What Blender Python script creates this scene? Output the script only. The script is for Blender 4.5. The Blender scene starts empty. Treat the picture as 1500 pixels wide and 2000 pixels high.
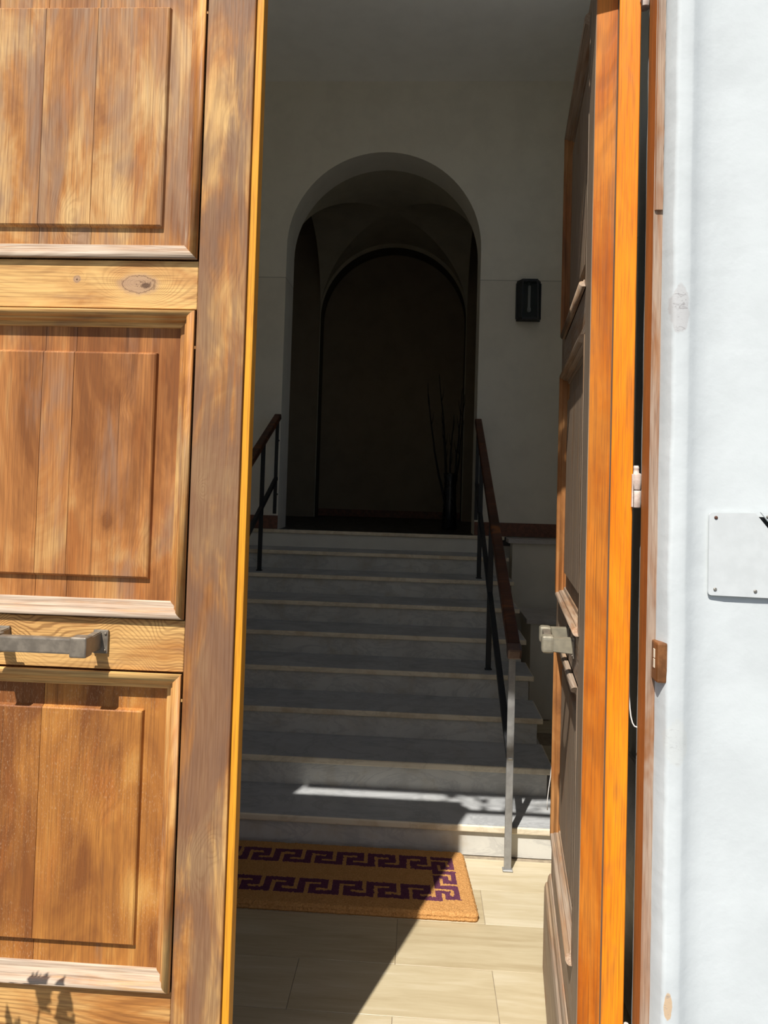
import bpy, bmesh, math, random
from mathutils import Vector, Matrix, noise
R = random.Random(7)
SC = bpy.context.scene
COL = SC.collection
rad = math.radians

# ------------------------------------------------------------------ camera, sky, sun, exposure
cam = bpy.data.cameras.new('camera'); cam_o = bpy.data.objects.new('camera', cam); COL.objects.link(cam_o)
_r = Vector((0.99821164, 0.05224285, 0.02905523)); _u = Vector((-0.02733111, -0.03341912, 0.99906765)); _f = Vector((-0.05316514, 0.99807507, 0.0319315))
cam_o.matrix_world = Matrix(((_r.x, _u.x, -_f.x, 0), (_r.y, _u.y, -_f.y, 0), (_r.z, _u.z, -_f.z, 1.667), (0, 0, 0, 1)))
cam.sensor_fit = 'AUTO'; cam.sensor_width = 36; cam.lens = 1387 * 36 / 2000
cam.shift_y = -(1000 - 899.7) / 2000; cam.clip_start = 0.05
SC.camera = cam_o

world = bpy.data.worlds.new('world'); SC.world = world; world.use_nodes = True
wn = world.node_tree; bgn = wn.nodes['Background']
sky = wn.nodes.new('ShaderNodeTexSky'); sky.sky_type = 'NISHITA'; sky.sun_disc = False
SUN_TRAVEL = Vector((0.37, 1.0, -1.534)).normalized()
sky.sun_elevation = math.asin(-SUN_TRAVEL.z)
sky.sun_rotation = math.atan2(-SUN_TRAVEL.x, -SUN_TRAVEL.y)
sky.air_density = 1.0; sky.dust_density = 1.5
wn.links.new(sky.outputs[0], bgn.inputs[0]); bgn.inputs[1].default_value = 0.08
sl = bpy.data.lights.new('sun', 'SUN'); sl.energy = 5.3; sl.angle = rad(0.53); sl.color = (1.0, 0.965, 0.91)
so = bpy.data.objects.new('sun', sl); COL.objects.link(so); so.location = (-3, -6, 12)
so.rotation_euler = SUN_TRAVEL.to_track_quat('-Z', 'Y').to_euler()
SC.view_settings.view_transform = 'Standard'; SC.view_settings.look = 'None'
SC.view_settings.exposure = 0.2; SC.view_settings.gamma = 1.0; SC.view_settings.use_curve_mapping = False
SC.cycles.max_bounces = 12; SC.cycles.diffuse_bounces = 8

# ------------------------------------------------------------------ object helpers
def tag(o, label=None, cat=None, group=None, kind=None):
    if label: o['label'] = label
    if cat: o['category'] = cat
    if group: o['group'] = group
    if kind: o['kind'] = kind
    return o
def empty(name, loc=(0, 0, 0), rz=0):
    o = bpy.data.objects.new(name, None); COL.objects.link(o); o.location = loc; o.rotation_euler = (0, 0, rz)
    o.empty_display_size = 0.1
    return o
def obj(name, bm, mats, parent=None, smooth=False):
    bmesh.ops.recalc_face_normals(bm, faces=bm.faces[:])
    me = bpy.data.meshes.new(name); bm.to_mesh(me); bm.free()
    for m in (mats if isinstance(mats, (list, tuple)) else [mats]): me.materials.append(m)
    if smooth:
        for p in me.polygons: p.use_smooth = True
    o = bpy.data.objects.new(name, me); COL.objects.link(o)
    if parent: o.parent = parent
    return o
def box(bm, x0, x1, y0, y1, z0, z1, bev=0.0, seg=1, mi=0):
    t = bmesh.new()
    v = [t.verts.new((x, y, z)) for x in (x0, x1) for y in (y0, y1) for z in (z0, z1)]
    for f in ((0, 1, 3, 2), (4, 6, 7, 5), (0, 4, 5, 1), (2, 3, 7, 6), (0, 2, 6, 4), (1, 5, 7, 3)): t.faces.new([v[i] for i in f])
    if bev: bmesh.ops.bevel(t, geom=t.edges[:], offset=bev, segments=seg, affect='EDGES', profile=0.6)
    join(bm, t, mi)
def join(bm, t, mi=0, M=None):
    mp = {}
    for v in t.verts: mp[v] = bm.verts.new(M @ v.co if M else v.co)
    for f in t.faces:
        try: g = bm.faces.new([mp[v] for v in f.verts])
        except ValueError: continue
        g.material_index = mi; g.smooth = f.smooth
    t.free()
def BX(*a, **k):
    bm = bmesh.new(); box(bm, *a, **k); return bm
def prism(bm, poly, axis, a, b, mi=0):
    def P(p, t):
        return {'x': (t, p[0], p[1]), 'y': (p[0], t, p[1]), 'z': (p[0], p[1], t)}[axis]
    A = [bm.verts.new(P(p, a)) for p in poly]; B = [bm.verts.new(P(p, b)) for p in poly]; n = len(poly)
    fs = [bm.faces.new(A), bm.faces.new(B[::-1])]
    for i in range(n): fs.append(bm.faces.new((A[i], B[i], B[(i + 1) % n], A[(i + 1) % n])))
    for f in fs: f.material_index = mi
def tube(bm, pts, rr, n=10, mi=0, cap=True):
    pts = [Vector(p) for p in pts]; rings = []
    rs = rr if isinstance(rr, (list, tuple)) else [rr] * len(pts)
    for i, p in enumerate(pts):
        d = (pts[min(i + 1, len(pts) - 1)] - pts[max(i - 1, 0)]).normalized()
        a = d.cross(Vector((0.13, 0.31, 0.94)) if abs(d.z) < 0.9 else Vector((1, 0.1, 0))).normalized(); b = d.cross(a)
        rings.append([bm.verts.new(p + (a * math.cos(t) + b * math.sin(t)) * rs[i]) for t in [k * 2 * math.pi / n for k in range(n)]])
    for i in range(len(rings) - 1):
        for k in range(n):
            f = bm.faces.new((rings[i][k], rings[i][(k + 1) % n], rings[i + 1][(k + 1) % n], rings[i + 1][k])); f.smooth = True; f.material_index = mi
    if cap:
        bm.faces.new(rings[0][::-1]).material_index = mi; bm.faces.new(rings[-1]).material_index = mi
def beam(bm, p, q, w, h, bev=0.0, mi=0, upv=(0, 0, 1)):
    p, q = Vector(p), Vector(q); d = (q - p); L = d.length; d.normalize(); s = d.cross(Vector(upv)).normalized(); u = s.cross(d)
    t = bmesh.new(); box(t, -w / 2, w / 2, 0, L, -h / 2, h / 2, bev, 2)
    M = Matrix(((s.x, d.x, u.x, p.x), (s.y, d.y, u.y, p.y), (s.z, d.z, u.z, p.z), (0, 0, 0, 1)))
    join(bm, t, mi, M)
def lathe(bm, prof, n=20, c=(0, 0, 0), mi=0):
    rings = [[bm.verts.new((c[0] + r * math.cos(k * 2 * math.pi / n), c[1] + r * math.sin(k * 2 * math.pi / n), c[2] + z)) for k in range(n)] for r, z in prof]
    for i in range(len(rings) - 1):
        for k in range(n):
            f = bm.faces.new((rings[i][k], rings[i][(k + 1) % n], rings[i + 1][(k + 1) % n], rings[i + 1][k])); f.smooth = True; f.material_index = mi
    bm.faces.new(rings[0][::-1]); bm.faces.new(rings[-1])

# ------------------------------------------------------------------ material helpers
class NT:
    def __init__(s, name):
        s.m = bpy.data.materials.new(name); s.m.use_nodes = True; s.t = s.m.node_tree
        s.b = s.t.nodes['Principled BSDF']
    def n(s, typ, **kw):
        o = s.t.nodes.new('ShaderNode' + typ)
        for k, v in kw.items(): setattr(o, k, v)
        return o
    def put(s, sock, v):
        if isinstance(v, bpy.types.NodeSocket): s.t.links.new(v, sock)
        elif v is not None: sock.default_value = v
    def math(s, op, a, b=None, c=None, clamp=False):
        o = s.n('Math', operation=op, use_clamp=clamp); s.put(o.inputs[0], a); s.put(o.inputs[1], b); s.put(o.inputs[2], c); return o.outputs[0]
    def vmul(s, a, b):
        o = s.n('VectorMath', operation='MULTIPLY'); s.put(o.inputs[0], a); s.put(o.inputs[1], b); return o.outputs[0]
    def vadd(s, a, b):
        o = s.n('VectorMath', operation='ADD'); s.put(o.inputs[0], a); s.put(o.inputs[1], b); return o.outputs[0]
    def noise(s, vec, scale, detail=3, rough=0.55, dist=0.0):
        o = s.n('TexNoise'); s.put(o.inputs['Vector'], vec); s.put(o.inputs['Scale'], scale); s.put(o.inputs['Detail'], detail); s.put(o.inputs['Roughness'], rough); s.put(o.inputs['Distortion'], dist); return o.outputs['Fac']
    def ramp(s, fac, stops, interp='LINEAR'):
        o = s.n('ValToRGB'); s.put(o.inputs[0], fac); cr = o.color_ramp; cr.interpolation = interp
        while len(cr.elements) < len(stops): cr.elements.new(0.5)
        for e, (p, c) in zip(cr.elements, stops): e.position = p; e.color = (c if isinstance(c, tuple) else (c, c, c)) + (1,)
        return o.outputs[0]
    def mix(s, fac, a, b, blend='MIX'):
        o = s.n('Mix', data_type='RGBA', blend_type=blend); s.put(o.inputs[0], fac)
        for sk, v in ((o.inputs[6], a), (o.inputs[7], b)):
            s.put(sk, v + (1,) if isinstance(v, tuple) else v)
        return o.outputs[2]
    def range(s, v, a, b, c=0.0, d=1.0, smooth=True):
        o = s.n('MapRange', interpolation_type='SMOOTHSTEP' if smooth else 'LINEAR'); s.put(o.inputs[0], v)
        for i, k in zip((1, 2, 3, 4), (a, b, c, d)): o.inputs[i].default_value = k
        return o.outputs[0]
    def co(s): return s.n('TexCoord').outputs['Object']
    def rnd(s): return s.n('ObjectInfo').outputs['Random']
    def xyz(s, v):
        o = s.n('SeparateXYZ'); s.put(o.inputs[0], v); return o.outputs
    def vec(s, x, y, z):
        o = s.n('CombineXYZ'); s.put(o.inputs[0], x); s.put(o.inputs[1], y); s.put(o.inputs[2], z); return o.outputs[0]
    def bump(s, h, strength=0.3, dist=0.002):
        o = s.n('Bump'); s.put(o.inputs['Height'], h); o.inputs['Strength'].default_value = strength; o.inputs['Distance'].default_value = dist
        s.t.links.new(o.outputs[0], s.b.inputs['Normal'])
    def done(s, col, rough=0.6, metal=0.0, spec=0.5):
        s.put(s.b.inputs['Base Color'], col + (1,) if isinstance(col, tuple) else col); s.put(s.b.inputs['Roughness'], rough)
        s.b.inputs['Metallic'].default_value = metal; s.b.inputs['Specular IOR Level'].default_value = spec
        return s.m

def wood(name, axis='z', dark=(0.24, 0.085, 0.024), mid=(0.50, 0.215, 0.056), light=(0.78, 0.47, 0.17), grey=(0.28, 0.165, 0.10),
         greyamt=0.5, ringf=32.0, ringd=0.2, knots=(), ws=0.5, lin=3.6, rough=0.55, bias=0.0, blotch=1.0, speck=0.0, silver=0.0, swirls=()):
    s = NT(name); x, y, z = s.xyz(s.co()); rn = s.rnd()
    al, ac = (z, x) if axis == 'z' else (x, z)
    off = s.math('MULTIPLY', rn, 23.7); off2 = s.math('MULTIPLY', rn, 71.3)
    alo, aco = s.math('ADD', al, off), s.math('ADD', ac, off2)
    base = s.vec(aco, y, alo)
    kn = None
    for (ka, kl, ra, rl, amp) in knots:
        da = s.math('DIVIDE', s.math('SUBTRACT', ac, ka), ra); dl = s.math('DIVIDE', s.math('SUBTRACT', al, kl), rl)
        g = s.math('EXPONENT', s.math('MULTIPLY', s.math('ADD', s.math('MULTIPLY', da, da), s.math('MULTIPLY', dl, dl)), -1.0))
        g = s.math('MULTIPLY', g, amp); kn = g if kn is None else s.math('ADD', kn, g)
    sw = None
    for (ka, kl, ra, rl, amp) in swirls:
        da = s.math('DIVIDE', s.math('SUBTRACT', ac, ka), ra); dl = s.math('DIVIDE', s.math('SUBTRACT', al, kl), rl)
        g = s.math('MULTIPLY', s.math('EXPONENT', s.math('MULTIPLY', s.math('ADD', s.math('MULTIPLY', da, da), s.math('MULTIPLY', dl, dl)), -1.0)), amp)
        sw = g if sw is None else s.math('ADD', sw, g)
    if sw is not None:
        sk = s.math('MULTIPLY', sw, 0.16); kn = sk if kn is None else s.math('ADD', kn, sk)
    warp = s.noise(s.vmul(base, (3.6, 3.6, ws)), 1.0, 2, 0.45, 0.25)
    field = s.math('ADD', warp, s.math('MULTIPLY', aco, lin))
    if kn is not None: field = s.math('ADD', field, kn)
    fine = s.noise(s.vmul(base, (330, 330, 7)), 1.0, 3, 0.6)
    ring = s.math('SINE', s.math('ADD', s.math('MULTIPLY', field, ringf * 6.283), s.math('MULTIPLY', fine, 2.2)))
    ring = s.range(ring, -0.2, 1.0)
    ring = s.math('MULTIPLY', ring, s.range(s.noise(s.vmul(base, (6, 6, 1.0)), 1.0, 2, 0.5), 0.36, 0.62, 0.25, 1.0))
    big = s.noise(s.vmul(base, (6.0, 6.0, 2.2)), 1.0, 5, 0.6, 0.9)
    mids = s.noise(s.vmul(base, (30, 30, 1.3)), 1.0, 3, 0.6, 0.3)
    tone = s.math('ADD', s.math('MULTIPLY', s.math('SUBTRACT', big, 0.5), 1.9 * blotch), s.math('MULTIPLY', s.math('SUBTRACT', mids, 0.5), 0.48))
    tone = s.math('ADD', s.math('ADD', tone, 0.5 + bias), s.math('MULTIPLY', s.math('SUBTRACT', rn, 0.5), 0.16))
    if sw is not None: tone = s.math('ADD', tone, s.math('MULTIPLY', sw, 0.42))
    col = s.ramp(tone, [(0.12, dark), (0.45, mid), (0.62, tuple((a + b) / 2 for a, b in zip(mid, light))), (0.88, light)])
    red = s.noise(s.vmul(base, (9, 9, 2.6)), 1.3, 3, 0.6, 0.8)
    col = s.mix(s.range(red, 0.54, 0.74, 0, 0.6), col, (0.42, 0.135, 0.03), 'MIX')
    gm = s.noise(s.vmul(base, (7.5, 7.5, 1.3)), 1.7, 4, 0.65, 0.6)
    col = s.mix(s.range(gm, 0.60 - 0.26 * greyamt, 0.86 - 0.3 * greyamt, 0, 0.82), col, grey)
    if silver: col = s.mix(s.range(s.noise(s.vmul(base, (50, 50, 4)), 1.0, 4, 0.7), 0.62 - 0.35 * silver, 0.95 - 0.3 * silver, 0, 0.9), col, (0.52, 0.43, 0.33))
    col = s.mix(s.math('MULTIPLY', ring, ringd), col, (0.16, 0.055, 0.016))
    col = s.mix(s.range(fine, 0.42, 0.68, 0.0, 0.38), col, (0.13, 0.05, 0.018))
    crk = s.noise(s.vmul(base, (120, 120, 2.2)), 1.0, 2, 0.5)
    col = s.mix(s.range(crk, 0.68, 0.75, 0.0, 0.4), col, (0.06, 0.025, 0.012))
    if speck:
        sp = s.noise(s.vmul(base, (520, 520, 130)), 1.0, 2, 0.6); spm = s.noise(base, 4.0, 2, 0.5)
        col = s.mix(s.math('MULTIPLY', s.range(sp, 0.57, 0.68), s.range(spm, 0.38, 0.6, 0, speck)), col, (0.80, 0.56, 0.34))
    if knots:
        for (ka, kl, ra, rl, amp) in knots:
            def ell(sa, sl, oa=0.0, ol=0.0):
                da = s.math('DIVIDE', s.math('SUBTRACT', ac, ka + oa), ra * sa); dl = s.math('DIVIDE', s.math('SUBTRACT', al, kl + ol), rl * sl)
                return s.math('ADD', s.math('ADD', s.math('MULTIPLY', da, da), s.math('MULTIPLY', dl, dl)), s.math('MULTIPLY', s.math('SUBTRACT', s.noise(base, 55, 4, 0.7), 0.5), 1.9))
            e = ell(0.62, 0.62)
            col = s.mix(s.range(e, 2.4, 0.5, 0, 0.75), col, (0.40, 0.25, 0.165))
            rim = s.math('MULTIPLY', s.range(e, 0.80, 0.97), s.range(e, 1.2, 0.97))
            col = s.mix(s.math('MULTIPLY', rim, 0.62), col, (0.11, 0.05, 0.028))
            scr = s.noise(s.vmul(base, (190, 190, 190)), 1.0, 3, 0.7, 1.5)
            col = s.mix(s.math('MULTIPLY', s.range(ell(0.36, 0.36, 0, 0.2 * rl), 1.2, 0.5), s.range(scr, 0.5, 0.62, 0, 0.7)), col, (0.12, 0.06, 0.035))
            c2 = ell(0.2, 0.2, -0.1 * ra, 0.28 * rl if rl > 0.015 else 0)
            col = s.mix(s.range(c2, 1.5, 0.2, 0, 0.85), col, (0.10, 0.05, 0.028))
    s.bump(s.math('ADD', s.math('MULTIPLY', fine, 0.7), s.math('MULTIPLY', ring, -0.5)), 0.35, 0.0012)
    return s.done(col, s.range(fine, 0.3, 0.7, rough - 0.06, rough + 0.12), 0, 0.22)

def plaster(name, col, var=0.06, bumpd=0.0015, rough=0.85, dado=None, chip=None, scale=5.0):
    s = NT(name); c = s.co()
    n1 = s.noise(c, scale, 5, 0.6); n2 = s.noise(c, 38, 4, 0.6)
    k = tuple(max(0, v * (1 - 2.2 * var)) for v in col)
    out = s.mix(s.range(n1, 0.32, 0.62), k, col)
    out = s.mix(s.range(n2, 0.55, 0.8, 0, 0.35), out, k)
    if dado:
        x, y, z = s.xyz(c)
        out = s.mix(s.range(z, dado - 0.004, dado + 0.004), s.mix(1.0, out, (0.93, 0.92, 0.91), 'MULTIPLY'), out)
        line = s.math('MULTIPLY', s.range(z, dado - 0.006, dado - 0.002), s.range(z, dado + 0.006, dado + 0.002))
        out = s.mix(s.math('MULTIPLY', line, 0.45), out, (0.18, 0.17, 0.14))
    if chip:
        x, y, z = s.xyz(c); wob = s.math('MULTIPLY', s.math('SUBTRACT', s.noise(c, 30, 4, 0.65), 0.5), 1.5)
        for (cx, cz, rx, rz, cc, amt) in chip:
            dx = s.math('DIVIDE', s.math('SUBTRACT', x, cx), rx); dz = s.math('DIVIDE', s.math('SUBTRACT', z, cz), rz)
            e = s.math('ADD', s.math('ADD', s.math('MULTIPLY', dx, dx), s.math('MULTIPLY', dz, dz)), wob)
            out = s.mix(s.range(e, 1.05, 0.75, 0, amt), out, cc)
            scr = s.noise(s.vmul(c, (55, 55, 150)), 1.0, 3, 0.7, 1.2)
            out = s.mix(s.math('MULTIPLY', s.range(e, 0.95, 0.6), s.range(scr, 0.56, 0.66, 0, 0.8 * amt)), out, (0.24, 0.22, 0.22))
    s.bump(s.math('ADD', n1, s.math('MULTIPLY', n2, 0.4)), 0.5, bumpd)
    return s.done(out, rough, 0, 0.2)

def simple(name, col, rough=0.5, metal=0.0, var=0.15, scale=40, bumpd=0.0004, spec=0.5, col2=None):
    s = NT(name); c = s.co(); n1 = s.noise(c, scale, 4, 0.6)
    k = col2 or tuple(v * (1 - var * 2) for v in col)
    out = s.mix(s.range(n1, 0.35, 0.68), k, col)
    s.bump(n1, 0.4, bumpd)
    return s.done(out, s.range(n1, 0.3, 0.7, max(0, rough - 0.08), rough + 0.08), metal, spec)

def marble(name, base=(0.52, 0.52, 0.50), vein=(0.17, 0.18, 0.19), stain=(0.40, 0.33, 0.22), st=0.5, edge=None):
    s = NT(name); c = s.co(); rn = s.rnd(); c2 = s.vadd(c, s.vec(s.math('MULTIPLY', rn, 31), 0.0, s.math('MULTIPLY', rn, 13)))
    w = s.noise(s.vmul(c2, (1.0, 2.0, 2.6)), 2.6, 6, 0.65, 1.4)
    v = s.math('ABSOLUTE', s.math('SUBTRACT', w, 0.5))
    col = s.mix(s.range(v, 0.0, 0.05, 0.4, 0.0), base, vein)
    cl = s.noise(c2, 3.5, 4, 0.6, 0.6)
    col = s.mix(s.range(cl, 0.42, 0.75, 0, 0.5), col, tuple(0.6 * b for b in base))
    col = s.mix(s.range(s.noise(s.vmul(c2, (1, 1, 1)), 8, 4, 0.6), 0.48, 0.75, 0, st), col, stain)
    s.bump(cl, 0.2, 0.0008)
    return s.done(col, s.range(cl, 0.3, 0.7, 0.32, 0.5), 0, 0.4)

# timber of the door
W_V = wood('weathered_pine_upright', 'z', greyamt=0.5)
W_ST = wood('weathered_pine_stile', 'z', swirls=[(0.82, 2.08, 0.05, 0.07, 0.8), (0.80, 1.98, 0.04, 0.06, 0.5), (0.815, 2.49, 0.022, 0.05, 0.6), (0.79, 1.64, 0.012, 0.02, 0.7), (0.81, 0.80, 0.025, 0.06, 0.8), (0.845, 0.84, 0.02, 0.03, 0.7), (0.805, 1.23, 0.02, 0.09, 0.4)], greyamt=1.05, bias=-0.05, blotch=1.1, ringd=0.16, grey=(0.215, 0.125, 0.078))
W_PA = wood('panel_pine_warm', 'z', swirls=[(0.56, 2.30, 0.05, 0.06, 0.7), (0.66, 2.52, 0.022, 0.09, 0.6), (0.44, 2.27, 0.04, 0.05, 0.8), (0.57, 1.56, 0.012, 0.015, -0.9), (0.60, 1.83, 0.02, 0.03, 0.4), (0.655, 1.49, 0.03, 0.05, 0.5), (0.40, 1.5, 0.05, 0.06, 0.5)], greyamt=0.72, bias=-0.05, blotch=1.2, ringd=0.2, light=(0.72, 0.455, 0.19), grey=(0.33, 0.205, 0.125))
W_PM = wood('panel_pine_brown', 'z', swirls=[(0.57, 1.56, 0.012, 0.015, -0.9), (0.60, 1.83, 0.02, 0.03, 0.4), (0.655, 1.49, 0.03, 0.05, 0.5), (0.60, 1.48, 0.03, 0.02, 0.4)], greyamt=0.45, bias=-0.11, blotch=0.95, ringd=0.2, mid=(0.47, 0.19, 0.055), light=(0.68, 0.40, 0.15), grey=(0.30, 0.175, 0.11))
W_PB = wood('panel_pine_speckled', 'z', greyamt=0.1, swirls=[(0.69, 0.72, 0.05, 0.05, 0.9), (0.585, 0.86, 0.03, 0.09, 0.5), (0.655, 1.02, 0.02, 0.05, 0.5)], bias=-0.2, speck=0.22, blotch=0.8, ringd=0.16, mid=(0.47, 0.19, 0.042), light=(0.68, 0.36, 0.10))
W_H = wood('rail_pine_level', 'x', greyamt=0.2, ringd=0.4, bias=0.2)
W_MH = wood('moulding_pine_level', 'x', greyamt=0.4, ringd=0.2, silver=1.3)
W_MV = wood('moulding_pine_upright', 'z', greyamt=0.6, ringd=0.2, silver=0.2)
W_E1 = wood('hinge_edge_pine_deep', 'z', dark=(0.26, 0.045, 0.004), mid=(0.50, 0.125, 0.008), light=(0.70, 0.25, 0.03), greyamt=0.0, ringd=0.2, rough=0.45, bias=0.02, blotch=0.6)
W_E2 = wood('hinge_edge_pine_bright', 'z', dark=(0.70, 0.13, 0.006), mid=(0.82, 0.215, 0.006), light=(0.92, 0.31, 0.014), greyamt=0.0, ringd=0.10, rough=0.45, bias=0.10, blotch=0.7)
W_MT = wood('moulding_honey_level', 'x', greyamt=0.15, ringd=0.2, bias=0.26, blotch=0.7)
W_MD = wood('moulding_shaded_upright', 'z', dark=(0.16, 0.06, 0.02), mid=(0.34, 0.14, 0.04), light=(0.5, 0.25, 0.09), greyamt=0.2, ringd=0.2)  # upright moulding pine darkened, shade on the open leaf put into its colour
W_Y = wood('rebate_pine_yellow', 'z', dark=(0.62, 0.24, 0.012), mid=(0.80, 0.31, 0.014), light=(0.88, 0.40, 0.04), greyamt=0.0, ringd=0.05, rough=0.5, blotch=0.4, bias=0.1)
G_ST = wood('sun_greyed_stile', 'z', dark=(0.14, 0.08, 0.045), mid=(0.32, 0.19, 0.10), light=(0.46, 0.33, 0.2), grey=(0.33, 0.26, 0.19), greyamt=1.3, ringd=0.15, blotch=0.6)
G_PA = wood('sun_greyed_panel', 'z', dark=(0.14, 0.08, 0.045), mid=(0.32, 0.19, 0.10), light=(0.46, 0.33, 0.2), grey=(0.33, 0.255, 0.185), greyamt=1.2, ringd=0.15, blotch=0.6)
G_H = wood('sun_greyed_rail', 'x', dark=(0.16, 0.09, 0.05), mid=(0.34, 0.21, 0.12), light=(0.5, 0.38, 0.25), grey=(0.36, 0.29, 0.22), greyamt=1.0, ringd=0.2, blotch=0.6)
W_FR = wood('frame_pine_worn', 'z', dark=(0.12, 0.045, 0.018), mid=(0.30, 0.13, 0.055), light=(0.46, 0.27, 0.15), grey=(0.44, 0.34, 0.26), greyamt=1.0, ringd=0.15, rough=0.7)
W_FJ = wood('frame_pine_inner', 'z', dark=(0.20, 0.06, 0.015), mid=(0.42, 0.14, 0.03), light=(0.5, 0.2, 0.06), greyamt=0.1, ringd=0.1, rough=0.6, blotch=0.5)
W_HR = wood('handrail_walnut', 'x', dark=(0.035, 0.014, 0.008), mid=(0.075, 0.028, 0.016), light=(0.11, 0.042, 0.024), greyamt=0.0, ringd=0.2, rough=0.45)
M_WALLX = plaster('white_wall_paint', (0.625, 0.658, 0.656), 0.035, 0.003,
                  chip=[(0.544, 2.06, 0.020, 0.056, (0.50, 0.49, 0.48), 0.75), (0.541, 0.60, 0.009, 0.03, (0.60, 0.39, 0.20), 0.8), (0.55, 1.14, 0.025, 0.05, (0.60, 0.60, 0.54), 0.25)])
M_WALLI = plaster('vestibule_plaster', (0.82, 0.785, 0.685), 0.03, 0.0015, dado=3.383)
M_CEIL = plaster('ceiling_plaster', (0.93, 0.925, 0.89), 0.02, 0.001)
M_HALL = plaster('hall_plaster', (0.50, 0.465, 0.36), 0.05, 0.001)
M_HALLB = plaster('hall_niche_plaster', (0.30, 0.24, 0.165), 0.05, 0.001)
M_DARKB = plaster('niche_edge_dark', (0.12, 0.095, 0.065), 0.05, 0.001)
M_TERRA = simple('terracotta', (0.21, 0.085, 0.05), 0.6, var=0.2)
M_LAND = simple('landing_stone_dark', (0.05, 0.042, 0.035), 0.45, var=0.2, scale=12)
M_RISER = marble('riser_marble', (0.64, 0.62, 0.555), (0.38, 0.37, 0.35), (0.46, 0.39, 0.27), 0.5)
M_TREAD = marble('tread_marble', (0.45, 0.455, 0.45), (0.24, 0.24, 0.245), (0.34, 0.33, 0.30), 0.4)
M_NOSE = marble('nosing_marble_yellowed', (0.80, 0.70, 0.52), (0.52, 0.43, 0.29), (0.55, 0.42, 0.25), 0.7)
M_CAP = marble('cap_marble', (0.58, 0.55, 0.52), (0.40, 0.37, 0.35), (0.44, 0.38, 0.34), 0.4)
M_BRONZE = simple('bronze_patina', (0.275, 0.23, 0.175), 0.42, 0.3, 0.18, 35, col2=(0.185, 0.155, 0.12))
M_BRONZE2 = simple('bronze_grip_pale', (0.40, 0.35, 0.25), 0.38, 0.35, 0.15, 30, col2=(0.30, 0.27, 0.20))
M_CAPB = simple('brown_end_cap', (0.13, 0.075, 0.055), 0.4, 0.2, 0.15, 35)
M_STEEL = simple('grey_painted_steel', (0.36, 0.355, 0.34), 0.42, 0.35, 0.12, 25)
M_IRON = simple('dark_painted_iron', (0.016, 0.016, 0.017), 0.55, 0.0, 0.2, 30)
M_CREAM = simple('cream_painted_metal', (0.72, 0.64, 0.57), 0.55, 0.0, 0.12, 60, 0.0015, col2=(0.52, 0.42, 0.36))
M_PLATE = simple('grey_painted_plate', (0.60, 0.625, 0.62), 0.6, 0.0, 0.03, 30, 0.0008)
M_SCREW = simple('screw_metal', (0.35, 0.33, 0.29), 0.45, 0.6, 0.2, 80)
M_RUST = simple('rusty_screw', (0.12, 0.05, 0.03), 0.8, 0.0, 0.3, 80)
M_BROWN = simple('brown_lacquered_keeper', (0.26, 0.10, 0.028), 0.5, 0.0, 0.25, 30)
M_IVORY = simple('ivory_slot', (0.82, 0.74, 0.58), 0.5, 0.0, 0.05, 60)
M_CABLE = simple('white_cable', (0.80, 0.77, 0.72), 0.5, 0.0, 0.05, 60)
M_BLACK = simple('black_glaze_and_hole_shade', (0.012, 0.012, 0.013), 0.3, 0.0, 0.1, 20)
M_TWIG = simple('dark_twig', (0.018, 0.013, 0.010), 0.8, 0.0, 0.3, 60)
M_GROUND = plaster('street_paving', (0.15, 0.15, 0.15), 0.1, 0.003)
M_BOUNCE = plaster('pale_bounce_ground', (0.66, 0.65, 0.62), 0.06, 0.003)
M_LEAF = simple('green_leaf', (0.06, 0.13, 0.035), 0.5, 0.0, 0.25, 30)
M_STEM = simple('brown_stem', (0.12, 0.075, 0.04), 0.8, 0.0, 0.25, 50)
M_POT = simple('clay_pot', (0.38, 0.16, 0.08), 0.8, 0.0, 0.15, 20)
def glass_mat():
    s = NT('lantern_glass'); s.b.inputs['Alpha'].default_value = 0.18
    return s.done((0.05, 0.07, 0.065), 0.08, 0, 0.5)
M_GLASS = glass_mat()
M_BULB = simple('frosted_tube', (0.55, 0.55, 0.52), 0.5, 0.0, 0.05, 30)
def tile_mat():
    s = NT('cream_travertine'); c = s.co(); rn = s.rnd()
    c2 = s.vadd(c, s.vec(s.math('MULTIPLY', rn, 41), s.math('MULTIPLY', rn, 17), 0.0))
    n = s.noise(s.vmul(c2, (1.6, 15, 1)), 1.0, 4, 0.6, 0.7); n2 = s.noise(s.vmul(c2, (5, 42, 1)), 1.0, 4, 0.65, 0.4)
    t = s.math('ADD', s.math('ADD', s.math('MULTIPLY', n, 0.6), s.math('MULTIPLY', n2, 0.4)), s.math('MULTIPLY', s.math('SUBTRACT', rn, 0.5), 0.22))
    col = s.ramp(t, [(0.3, (0.40, 0.315, 0.185)), (0.5, (0.49, 0.405, 0.255)), (0.7, (0.58, 0.50, 0.35))])
    return s.done(col, 0.3, 0, 0.4)
M_TILE = tile_mat()
M_GROUT = simple('grout', (0.36, 0.29, 0.20), 0.9)
def coir(name, a, b):
    s = NT(name); c = s.co(); n = s.noise(c, 170, 4, 0.7, 0.6); n2 = s.noise(c, 30, 3, 0.6)
    col = s.mix(s.range(n, 0.34, 0.64), b, a); col = s.mix(s.range(n2, 0.45, 0.7, 0, 0.35), col, b)
    s.bump(n, 0.9, 0.004)
    return s.done(col, 0.95, 0, 0.1)
M_COIR = coir('coir_pile', (0.62, 0.325, 0.115), (0.42, 0.20, 0.062))
M_PURP = coir('purple_dyed_pile', (0.155, 0.050, 0.085), (0.085, 0.026, 0.055))

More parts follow.
